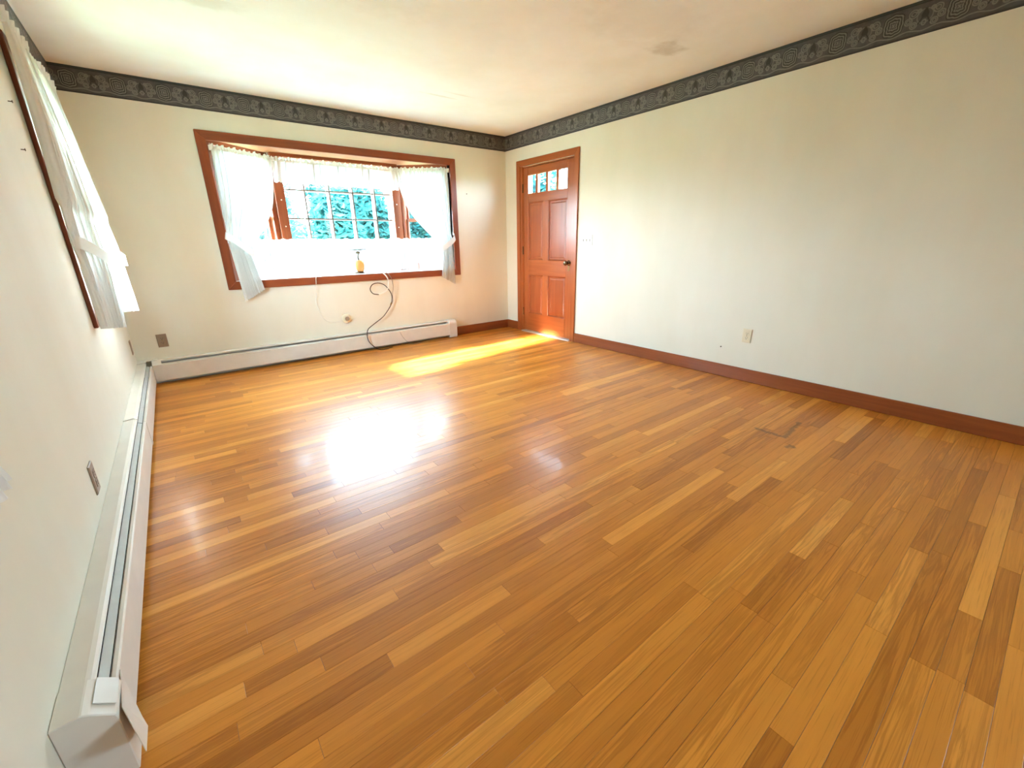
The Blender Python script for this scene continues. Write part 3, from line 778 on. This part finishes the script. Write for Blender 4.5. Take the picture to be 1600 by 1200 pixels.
# ================================================================== CURTAINS
def lerp_path(pts, t):
    """pts: list of (t, Vector); smooth interpolation"""
    for i in range(len(pts)-1):
        if t <= pts[i+1][0] or i == len(pts)-2:
            t0, p1 = pts[i][0], Vector(pts[i][1]); t1, p2 = pts[i+1][0], Vector(pts[i+1][1])
            p0 = Vector(pts[max(i-1, 0)][1]); p3 = Vector(pts[min(i+2, len(pts)-1)][1])
            k = max(0, min(1, (t-t0)/(t1-t0)))
            tm0 = pts[max(i-1, 0)][0]; tm3 = pts[min(i+2, len(pts)-1)][0]
            m1 = (p2-p0)*((t1-t0)/max(1e-6, (t1-tm0))); m2 = (p3-p1)*((t1-t0)/max(1e-6, (tm3-t0)))
            h = k*k; c = h*k
            return p1*(2*c-3*h+1) + m1*(c-2*h+k) + p2*(-2*c+3*h) + m2*(c-h)
def drape(name, A, B, N, pleats, amp, nu=90, nv=40, seed=0, parent=None, scallop=0.0, nsc=14, belly=0.0):
    """cloth between edge paths A(t), B(t), pleated along N"""
    rg = random.Random(seed); ph = [rg.uniform(0, 6.28) for _ in range(5)]
    N = Vector(N).normalized()
    def fn(s, t):
        a, b = lerp_path(A, t), lerp_path(B, t)
        w = 2*PI*(pleats*s + .35*math.sin(2*PI*s*1.7+ph[0]) + .12*math.sin(2*PI*s*4.3+ph[1])) + .5*math.sin(3*t+ph[2])
        am = amp(t)
        off = am*(math.sin(w) + .35*math.sin(2.1*w+ph[3]+t*2) + .2*math.sin(.37*w+ph[4]))
        p = a.lerp(b, s) + N*(off + belly*math.sin(PI*s)*math.sin(PI*min(1, t)))
        # cloth also bunches sideways
        tw = (1.15 + .75*math.sin(2*PI*s*pleats*.29+ph[1]) + .3*math.sin(5*t+ph[3]))/(2*PI*pleats)
        p += (b-a)*(tw*math.cos(w)*min(1, 8*s)*min(1, 8*(1-s)))
        if scallop and t > .93:
            p.z -= scallop*abs(math.sin(PI*nsc*s))*(t-.93)/.07
        return p
    return MB().grid(fn, nu, nv).build(name, M_CLOTH, parent, True, False)
def ruffle(name, path, h, parent, n=30, amp=.008, nrm=(0, -1, 0), seed=1, zoff=0.0, ns=1):
    """narrow gathered heading that stands above the rod"""
    P = catmull(path, 12) if len(path) > 2 else [Vector(path[0]).lerp(Vector(path[1]), k/12) for k in range(13)]
    rg = random.Random(seed); ph = rg.uniform(0, 6)
    def at(s):
        f = s*(len(P)-1); i = min(int(f), len(P)-2); return P[i].lerp(P[i+1], f-i)
    N = Vector(nrm).normalized()
    def fn(s, t):
        p = at(s); w = 2*PI*n*s+ph+1.3*math.sin(9*s+ph)
        k = t
        return p + N*(amp*(.5+.8*k)*math.sin(w)) + Vector((0, 0, zoff+h*(k*(1.0+.22*math.sin(w*.5+1)+.15*math.sin(w*.23)))))
    return MB().grid(fn, int(n*7*ns), 5).build(name, M_CLOTH, parent, True, False)
def ribbon(name, path, width, tilt, parent, n=6):
    P = catmull(path, n)
    t = Vector(tilt).normalized()
    m = MB(); k = len(P)
    rows = []
    for i, p in enumerate(P):
        rows.append([m.bm.verts.new(p + t*(width*(j/4-.5)) ) for j in range(5)])
    for i in range(k-1):
        for j in range(4): m.bm.faces.new((rows[i][j], rows[i+1][j], rows[i+1][j+1], rows[i][j+1]))
    o = m.build(name, M_CLOTH, parent, True, False)
    return o

RZ = 1.985
# upper rod following the bay, cafe rod
rodU = [(BX0+.02, -.005, RZ), (BX0+.03, .03, RZ), (CXL+.03, CY-.11, RZ), (CXR-.03, CY-.11, RZ), (BX1-.03, .03, RZ), (BX1-.02, -.005, RZ)]
rd = thing('curtain_rod', 'slim white upper curtain rod bent round the bay', 'curtain rod', (-2.04, .3, RZ))
MB().tube(rodU, .006, 8).build('tube', M_ROD, rd, True)
for q in (rodU[0], rodU[-1]): MB().box((q[0]-.012, -.012, RZ-.02), (q[0]+.012, .012, RZ+.02), .002).build('bracket', M_ROD, rd)
RC = 1.208
rodC = [(BX0+.03, .055, RC), (CXL+.03, CY-.115, RC), (CXR-.03, CY-.115, RC), (BX1-.03, .055, RC)]
rd2 = thing('curtain_rod', 'slim white lower rod carrying the cafe curtains in the bay', 'curtain rod', (-2.04, .3, RC))
MB().tube(rodC, .005, 8).build('tube', M_ROD, rd2, True)
for q in (rodC[0], rodC[-1]): MB().box((q[0]-.03 if q[0] < -2 else q[0]-.004, .04, RC-.012), (q[0]+.004 if q[0] < -2 else q[0]+.03, .07, RC+.012), .002).build('bracket', M_ROD, rd2)

# left bay curtain, tied back to the wall side
cl = thing('curtain', 'white tied-back curtain at the left side of the bay', 'curtain', (-3.1, .1, RZ), 'bay window curtains')
A = [(0, (-3.215, .015, RZ)), (.3, (-3.225, -.005, 1.75)), (.58, (-3.235, -.030, 1.24)), (.66, (-3.232, -.045, 1.14)), (1, (-3.200, -.045, .672))]
B = [(0, (-2.675, .345, RZ)), (.2, (-2.715, .320, 1.72)), (.38, (-2.80, .245, 1.47)), (.58, (-3.045, .0, 1.13)), (.66, (-3.07, -.05, 1.06)), (1, (-3.02, -.045, .775))]
drape('panel', A, B, (.55, -.83, 0), 13, lambda t: .010+.012*min(1, t*3)*(1 if t < .5 else max(.45, 1-abs(t-.62)*0)) if t < .5 else (.010 if t < .7 else .013), 150, 48, 3, cl, .012, 13)
ruffle('heading', [(-3.215, .010, RZ), (-2.95, .17, RZ), (-2.675, .345, RZ)], .032, cl, 26, .006, (.55, -.83, 0), 3)
ribbon('tieback', [(-3.245, .0, 1.27), (-3.243, -.04, 1.258), (-3.19, -.068, 1.225), (-3.10, -.080, 1.14), (-3.055, -.070, 1.10), (-3.04, -.03, 1.10), (-3.08, .02, 1.12), (-3.16, .02, 1.20), (-3.235, .010, 1.26)], .062, (.25, 0, .95), cl)
# right bay curtain
cr = thing('curtain', 'white tied-back curtain at the right side of the bay', 'curtain', (-.95, .1, RZ), 'bay window curtains')
A = [(0, (-1.375, .345, RZ)), (.2, (-1.335, .320, 1.75)), (.36, (-1.28, .20, 1.50)), (.52, (-1.10, .03, 1.22)), (.64, (-1.03, -.05, 1.10)), (1, (-1.055, -.045, .775))]
B = [(0, (-.865, .012, RZ)), (.3, (-.862, .0, 1.75)), (.58, (-.885, -.030, 1.24)), (.66, (-.885, -.045, 1.14)), (1, (-.865, -.045, .672))]
drape('panel', A, B, (-.55, -.83, 0), 13, lambda t: .010+.012*min(1, t*3) if t < .5 else (.010 if t < .7 else .012), 150, 48, 8, cr, .012, 11)
ruffle('heading', [(-1.375, .345, RZ), (-1.12, .17, RZ), (-.865, .012, RZ)], .032, cr, 26, .006, (-.55, -.83, 0), 9)
ribbon('tieback', [(-.845, .0, 1.265), (-.838, -.045, 1.235), (-.90, -.075, 1.185), (-1.00, -.080, 1.125), (-1.045, -.070, 1.10), (-1.055, -.03, 1.10), (-1.02, .02, 1.12), (-.93, .02, 1.2), (-.855, .012, 1.255)], .062, (-.25, 0, .95), cr)
# centre valance
va = thing('valance', 'short white sheer valance across the top of the bay centre', 'valance', (-2.02, .35, RZ), 'bay window curtains')
drape('panel', [(0, (-2.68, CY-.115, RZ)), (1, (-2.685, CY-.12, 1.79))], [(0, (-1.355, CY-.115, RZ)), (1, (-1.35, CY-.12, 1.78))], (0, -1, 0), 17, lambda t: .008+.010*t, 220, 14, 5, va, .010, 34)
ruffle('heading', [(-2.68, CY-.115, RZ), (-1.355, CY-.115, RZ)], .032, va, 46, .006, (0, -1, 0), 5)
# cafe tiers
def cafe(p, q, nrm, pl, label, sd):
    c_ = thing('cafe_curtain', label, 'curtain', ((p[0]+q[0])/2, (p[1]+q[1])/2, RC), 'bay window curtains')
    drape('panel', [(0, (p[0], p[1], RC)), (1, (p[0], p[1], .862))], [(0, (q[0], q[1], RC)), (1, (q[0], q[1], .862))], nrm, pl, lambda t: .006+.010*t, pl*10, 14, sd, c_)
    ruffle('heading', [(p[0], p[1], RC), (q[0], q[1], RC)], .022, c_, pl*2, .005, nrm, sd)
cafe((CXL-.01, CY-.122), (CXR+.01, CY-.122), (0, -1, 0), 15, 'white sheer cafe curtain across the middle of the bay', 21)
cafe((BX0+.06, .08), (CXL+.02, CY-.125), (.6, -.8, 0), 7, 'white sheer cafe curtain on the left flank of the bay', 22)
cafe((CXR-.02, CY-.125), (BX1-.06, .08), (-.6, -.8, 0), 7, 'white sheer cafe curtain on the right flank of the bay', 23)

M_BAY_CLOTH, M_CLOTH = M_CLOTH, M_CLOTH_LEFT      # left panels: same fabric, set to pass more light
# left wall window: rod and two tied-back panels
rd3 = thing('curtain_rod', 'white rod above the left wall window', 'curtain rod', (XL+.05, -1.14, 2.105))
rp = [(XL+.004, -1.79, 2.105), (XL+.05, -1.78, 2.105), (XL+.05, -.62, 2.105), (XL+.004, -.61, 2.105)]
MB().tube(rp, .006, 8).build('tube', M_ROD, rd3)
for q in (rp[0], rp[-1]): MB().box((XL+.0005, q[1]-.012, 2.085), (XL+.006, q[1]+.012, 2.125), .001).build('bracket', M_ROD, rd3)
ca = thing('curtain', 'near white curtain of the left wall window, tied back', 'curtain', (XL+.05, -1.5, 2.105), 'left window curtains')
A = [(0, (XL+.050, -1.775, 2.105)), (.3, (XL+.050, -1.72, 1.75)), (.58, (XL+.030, -1.69, 1.22)), (.66, (XL+.035, -1.68, 1.12)), (1, (XL+.045, -1.70, .765))]
B = [(0, (XL+.055, -1.31, 2.105)), (.3, (XL+.085, -1.32, 1.70)), (.56, (XL+.135, -1.38, 1.17)), (.66, (XL+.135, -1.42, 1.07)), (1, (XL+.115, -1.50, .735))]
drape('panel', A, B, (1, .12, 0), 11, lambda t: .012+.010*min(1, t*3) if t < .5 else (.012 if t < .7 else .014), 150, 48, 31, ca, .012, 9)
ruffle('heading', [(XL+.055, -1.775, 2.105), (XL+.05, -1.46, 2.105), (XL+.05, -1.31, 2.105)], .050, ca, 15, .013, (1, 0, 0), 31)
ribbon('tieback', [(XL+.022, -1.66, 1.23), (XL+.045, -1.72, 1.205), (XL+.085, -1.66, 1.18), (XL+.140, -1.48, 1.11), (XL+.165, -1.37, 1.075), (XL+.150, -1.33, 1.075), (XL+.09, -1.42, 1.12), (XL+.03, -1.60, 1.21)], .065, (.0, .2, .95), ca)
cb_ = thing('curtain', 'far white curtain of the left wall window, tied back', 'curtain', (XL+.05, -.9, 2.105), 'left window curtains')
A = [(0, (XL+.055, -1.06, 2.105)), (.3, (XL+.095, -1.04, 1.70)), (.56, (XL+.150, -.96, 1.20)), (.66, (XL+.150, -.92, 1.08)), (1, (XL+.165, -1.02, .775))]
B = [(0, (XL+.050, -.62, 2.105)), (.3, (XL+.055, -.64, 1.75)), (.58, (XL+.030, -.67, 1.22)), (.66, (XL+.035, -.68, 1.12)), (1, (XL+.060, -.72, .74))]
drape('panel', A, B, (1, -.12, 0), 11, lambda t: .012+.010*min(1, t*3) if t < .5 else (.012 if t < .7 else .014), 150, 48, 33, cb_, .012, 9)
ruffle('heading', [(XL+.05, -1.06, 2.105), (XL+.05, -.86, 2.105), (XL+.05, -.62, 2.105)], .050, cb_, 15, .013, (1, 0, 0), 33)
ribbon('tieback', [(XL+.022, -.68, 1.23), (XL+.045, -.64, 1.215), (XL+.085, -.70, 1.18), (XL+.150, -.86, 1.12), (XL+.180, -.95, 1.09), (XL+.165, -1.0, 1.09), (XL+.09, -.92, 1.12), (XL+.03, -.74, 1.21)], .065, (.0, -.2, .95), cb_)
# hem of one more curtain, at the left edge of the picture
cd = thing('curtain', 'curtain corner hanging on left wall at the picture edge', 'curtain', (XL+.05, -3.75, 2.06), 'left window curtains')
A = [(0, (XL+.05, -4.3, 2.06)), (.6, (XL+.045, -4.05, 1.15)), (1, (XL+.035, -4.02, .70))]
B = [(0, (XL+.05, -3.66, 2.06)), (.3, (XL+.05, -3.76, 1.6)), (.6, (XL+.04, -3.86, 1.12)), (1, (XL+.035, -3.575, .70))]
drape('panel', A, B, (1, 0, 0), 6, lambda t: .008, 90, 30, 41, cd, .006, 7)
ruffle('heading', [(XL+.05, -4.3, 2.06), (XL+.05, -3.96, 2.06), (XL+.05, -3.66, 2.06)], .034, cd, 24, .009, (1, 0, 0), 35)

# ================================================================== SILL THINGS
lx, lyy, lz = -1.985, .19, BZ0
lamp = thing('table_lamp', 'small lamp with white shade and honey glass body on bay sill', 'lamp', (lx, lyy, lz))
MB().lathe([(.002, .0005), (.060, .0005), (.062, .010), (.045, .018), (.030, .024), (.002, .024)], (lx, lyy, lz), 'z', 24).build('base', M_KNOB, lamp, True)
MB().lathe([(.002, .024), (.034, .024), (.046, .050), (.050, .085), (.046, .125), (.034, .145), (.002, .148)], (lx+.005, lyy, lz), 'z', 24).build('body', M_HONEY, lamp, True)
nk = MB().tube([(lx, lyy, lz+.147), (lx-.006, lyy, lz+.18), (lx+.004, lyy, lz+.21), (lx, lyy, lz+.245)], .008, 8).build('neck', M_KNOB, lamp, True)
MB().lathe([(.002, .215), (.022, .215), (.026, .225), (.022, .240), (.002, .240)], (lx, lyy, lz), 'z', 16).build('burner', M_KNOB, lamp, True)
sh = MB()
prof = [(.088, .262), (.090, .270), (.086, .300), (.068, .340), (.046, .366), (.040, .370)]
n = 28; rings = []
for (r_, h_) in prof: rings.append([sh.bm.verts.new((lx+math.cos(2*PI*j/n)*r_, lyy+math.sin(2*PI*j/n)*r_, lz+h_)) for j in range(n)])
for i in range(len(rings)-1):
    for j in range(n): sh.bm.faces.new((rings[i][j], rings[i][(j+1) % n], rings[i+1][(j+1) % n], rings[i+1][j]))
sh = sh.build('lamp_shade', M_SHADE, lamp, True)
ring_pts = [(lx+math.cos(2*PI*j/n)*.089, lyy+math.sin(2*PI*j/n)*.089, lz+.262) for j in range(n+1)]
MB().tube(ring_pts, .0045, 6).build('shade_rim', M_DARK, sh)
MB().tube([(lx-.088, lyy, lz+.262), (lx, lyy, lz+.252), (lx+.088, lyy, lz+.262)], .0022, 6).build('shade_holder', M_KNOB, lamp)

fx, fy = -1.245, .20
fig = thing('china_ornament', 'small pink china ornament at right end of the bay sill', 'ornament', (fx, fy, BZ0))
MB().lathe([(.002, .0005), (.020, .0005), (.022, .006), (.014, .014), (.024, .034), (.028, .052), (.020, .072), (.012, .080), (.014, .090), (.002, .092)], (fx, fy, BZ0), 'z', 18).build('body', M_PINK, fig, True)
MB().tube([(fx+.024, fy, BZ0+.06), (fx+.042, fy, BZ0+.055), (fx+.042, fy, BZ0+.035), (fx+.025, fy, BZ0+.032)], .004, 8).build('handle', M_PINK, fig, True)

# ---- cables
def cable(name, pts, r, mat, label, n=8):
    o = MB().tube(catmull(pts, n), r, 8).build(name, mat, None, True)
    return tag(o, label, 'cable')
zS = BZ0+.004
cable('lamp_cord', [(-2.05, .19, zS+.003), (-2.20, .10, zS), (-2.38, .05, zS), (-2.50, .0, zS+.001), (-2.526, -.028, zS-.008), (-2.535, -.030, .78), (-2.55, -.020, .66), (-2.558, -.008, .60), (-2.545, -.006, .52), (-2.51, -.005, .42), (-2.46, -.005, .372), (-2.40, -.005, .360), (-2.34, -.005, .362)], .0028, M_CABLE_W, 'thin white cord hanging from the left half of bay sill')
wc = [(-1.95, .10, zS+.003), (-1.90, .05, zS+.01), (-1.84, .0, zS+.012), (-1.80, -.035, .85), (-1.765, -.045, .80), (-1.755, -.04, .74), (-1.775, -.035, .67), (-1.835, -.03, .628), (-1.88, -.03, .625)]
cable('coaxial_cable', wc, .0065, M_CABLE_W, 'thick white cable curling over bay sill beside the lamp')
bc = [(-1.88, -.03, .618), (-1.945, -.03, .635), (-1.972, -.03, .685), (-1.94, -.03, .735), (-1.875, -.032, .748), (-1.81, -.036, .725), (-1.76, -.036, .67), (-1.728, -.034, .60), (-1.735, -.03, .52), (-1.775, -.03, .45), (-1.86, -.03, .36), (-1.97, -.035, .295), (-2.06, -.06, .245), (-2.095, -.105, .19), (-2.09, -.115, .12), (-2.04, -.122, .05), (-1.98, -.135, .008), (-1.90, -.15, .006), (-1.86, -.13, .006), (-1.82, -.12, .006)]
cbo = cable('coaxial_cable', bc, .0052, M_CABLE_B, 'looped brown cable hanging from bay over the back heater')
MB().tube([(-1.737, -.031, .515), (-1.752, -.031, .485)], .009, 8).build('connector', M_BRASS, cbo)
gc = [(-1.80, .06, zS), (-1.765, .0, zS+.002), (-1.745, -.032, .845), (-1.715, -.04, .79), (-1.70, -.038, .72), (-1.705, -.036, .66), (-1.72, -.04, .60), (-1.722, -.042, .54), (-1.738, -.040, .50)]
cable('speaker_wire', gc, .003, M_CABLE_G, 'thin grey wire hanging beside the looped brown cable')
cable('loose_wire', [(-1.70, -.104, .165), (-1.67, -.108, .10), (-1.62, -.112, .04), (-1.55, -.115, .006), (-1.46, -.12, .005), (-1.40, -.115, .005)], .002, M_CABLE_G, 'short thin wire lying against the front of back heater')

# ---- small nails in the walls
def nail(p, d, label):
    p, d = Vector(p), Vector(d)
    t = thing('wall_nail', label, 'nail', p)
    MB().tube([p-d*.002, p+d*.012], .0022, 6).build('shank', M_KNOB, t)
    MB().tube([p+d*.012, p+d*.0145], .0055, 8).build('head', M_KNOB, t)
nail((XL, -1.905, 1.77), (1, 0, 0), 'upper small nail in the left wall before the curtain')
nail((XL, -1.98, 1.575), (1, 0, 0), 'lower small nail in the left wall before the curtain')
nail((0, -3.112, .265), (-1, 0, 0), 'small nail low on right wall left of the outlet')
nail((-.62, 0, 1.74), (0, -1, 0), 'small nail in back wall right of the bay casing')

# ================================================================== OUTSIDE
ev = MB().prism([(XL-T-.75, -3.2, 2.20), (XL-T-.0005, -3.2, 2.20), (XL-T-.0005, -3.2, 2.62), (XL-T-.75, -3.2, 2.34)], (0, 3.6, 0)).build('added_eave', M_SIDING)  # added eave, out of view, cuts sky light at the left window
tag(ev, 'added unseen eave shading the left wall window', 'roof', kind='structure')
g = box('ground', (-40, -30, -.62), (40, 60, -.45), M_LAWN); tag(g, 'lawn outside the bay window', 'lawn', kind='structure')
def leaves(name, parent, c, rad, n, size, mat, seed):
    rg = random.Random(seed); bm = bmesh.new()
    lumps = [(Vector((rg.uniform(-1, 1)*rad[0]*.6, rg.uniform(-1, 1)*rad[1]*.6, rg.uniform(-1, 1)*rad[2]*.6)), rg.uniform(.35, .6)) for _ in range(9)]
    for _ in range(n):
        lp, k = rg.choice(lumps)
        v = Vector((rg.gauss(0, 1), rg.gauss(0, 1), rg.gauss(0, 1))).normalized()*(rg.random()**.35)*k
        p = Vector(c)+lp+Vector((v.x*rad[0], v.y*rad[1], v.z*rad[2]))
        if p.z < -.44: p.z = -.44+rg.random()*.2
        a = Vector((rg.gauss(0, 1), rg.gauss(0, 1), rg.gauss(0, .6))).normalized(); b = a.orthogonal().normalized()
        s_ = size*rg.uniform(.6, 1.4)
        vs = [bm.verts.new(p+a*s_*x_+b*s_*y_) for x_, y_ in ((-1, 0), (-.2, .45), (1, 0), (-.2, -.45))]
        bm.faces.new(vs)
    me = bpy.data.meshes.new(name); bm.to_mesh(me); bm.free(); me.materials.append(mat)
    o = bpy.data.objects.new(name, me); COL.objects.link(o); o.parent = parent
    o.matrix_parent_inverse = root_matrix(parent).inverted(); o['kind'] = 'stuff'
    return o
def shrub(x, y, h, r, n, label, seed, mat, group=None, name='garden_tree', cat='tree'):
    t = thing(name, label, cat, (x, y, -.45), group)
    MB().tube([(x, y, -.46), (x+.05, y, h*.3), (x, y+.05, h*.7)], [.10, .08, .04], 8).build('trunk', M_BARK, t)
    leaves('foliage', t, (x, y, h*.45-.1), (r, r, h*.55), n, .11, mat, seed)
T_ = 'garden trees seen through the bay window'
shrub(-1.9, 7.9, 3.0, 1.0, 9000, 'leafy garden tree seen through the left panes of the bay', 1, M_LEAF3, T_)
shrub(.25, 6.9, 3.8, 1.25, 12000, 'dense garden tree seen through the middle panes of the bay', 2, M_LEAF, T_)
shrub(2.75, 7.4, 3.9, 1.3, 11000, 'dark garden tree seen through the right panes of the bay', 3, M_LEAF, T_)
shrub(4.6, 5.2, 4.0, 1.1, 10000, 'garden tree seen through the right flank of the bay', 4, M_LEAF, T_)
shrub(-4.3, 8.3, 2.6, 1.1, 6000, 'low garden tree seen past the left flank of the bay', 5, M_LEAF2, T_)
shrub(1.6, 10.8, 5.0, 1.5, 9000, 'tall tree behind the first row right of middle', 11, M_LEAF, T_)
shrub(5.4, 10.2, 5.2, 1.6, 9000, 'tall tree behind the first row at the right', 12, M_LEAF, T_)
shrub(-1.3, 11.4, 4.6, 1.5, 12000, 'tall pale tree behind the first row at the left', 13, M_LEAF3, T_)
shrub(5.0, 2.5, 4.2, 1.2, 9000, 'pale green tree seen through the door lites', 6, M_LEAF2)
pp = thing('porch_post', 'grey porch post seen through the leftmost door lite', 'post', (1.6, .55, -.45))
MB().box((1.53, .48, -.45), (1.67, .62, 2.6), .005).build('shaft', M_POST, pp)
MB().box((1.50, .45, -.45), (1.70, .65, -.25), .005).build('foot', M_POST, pp)
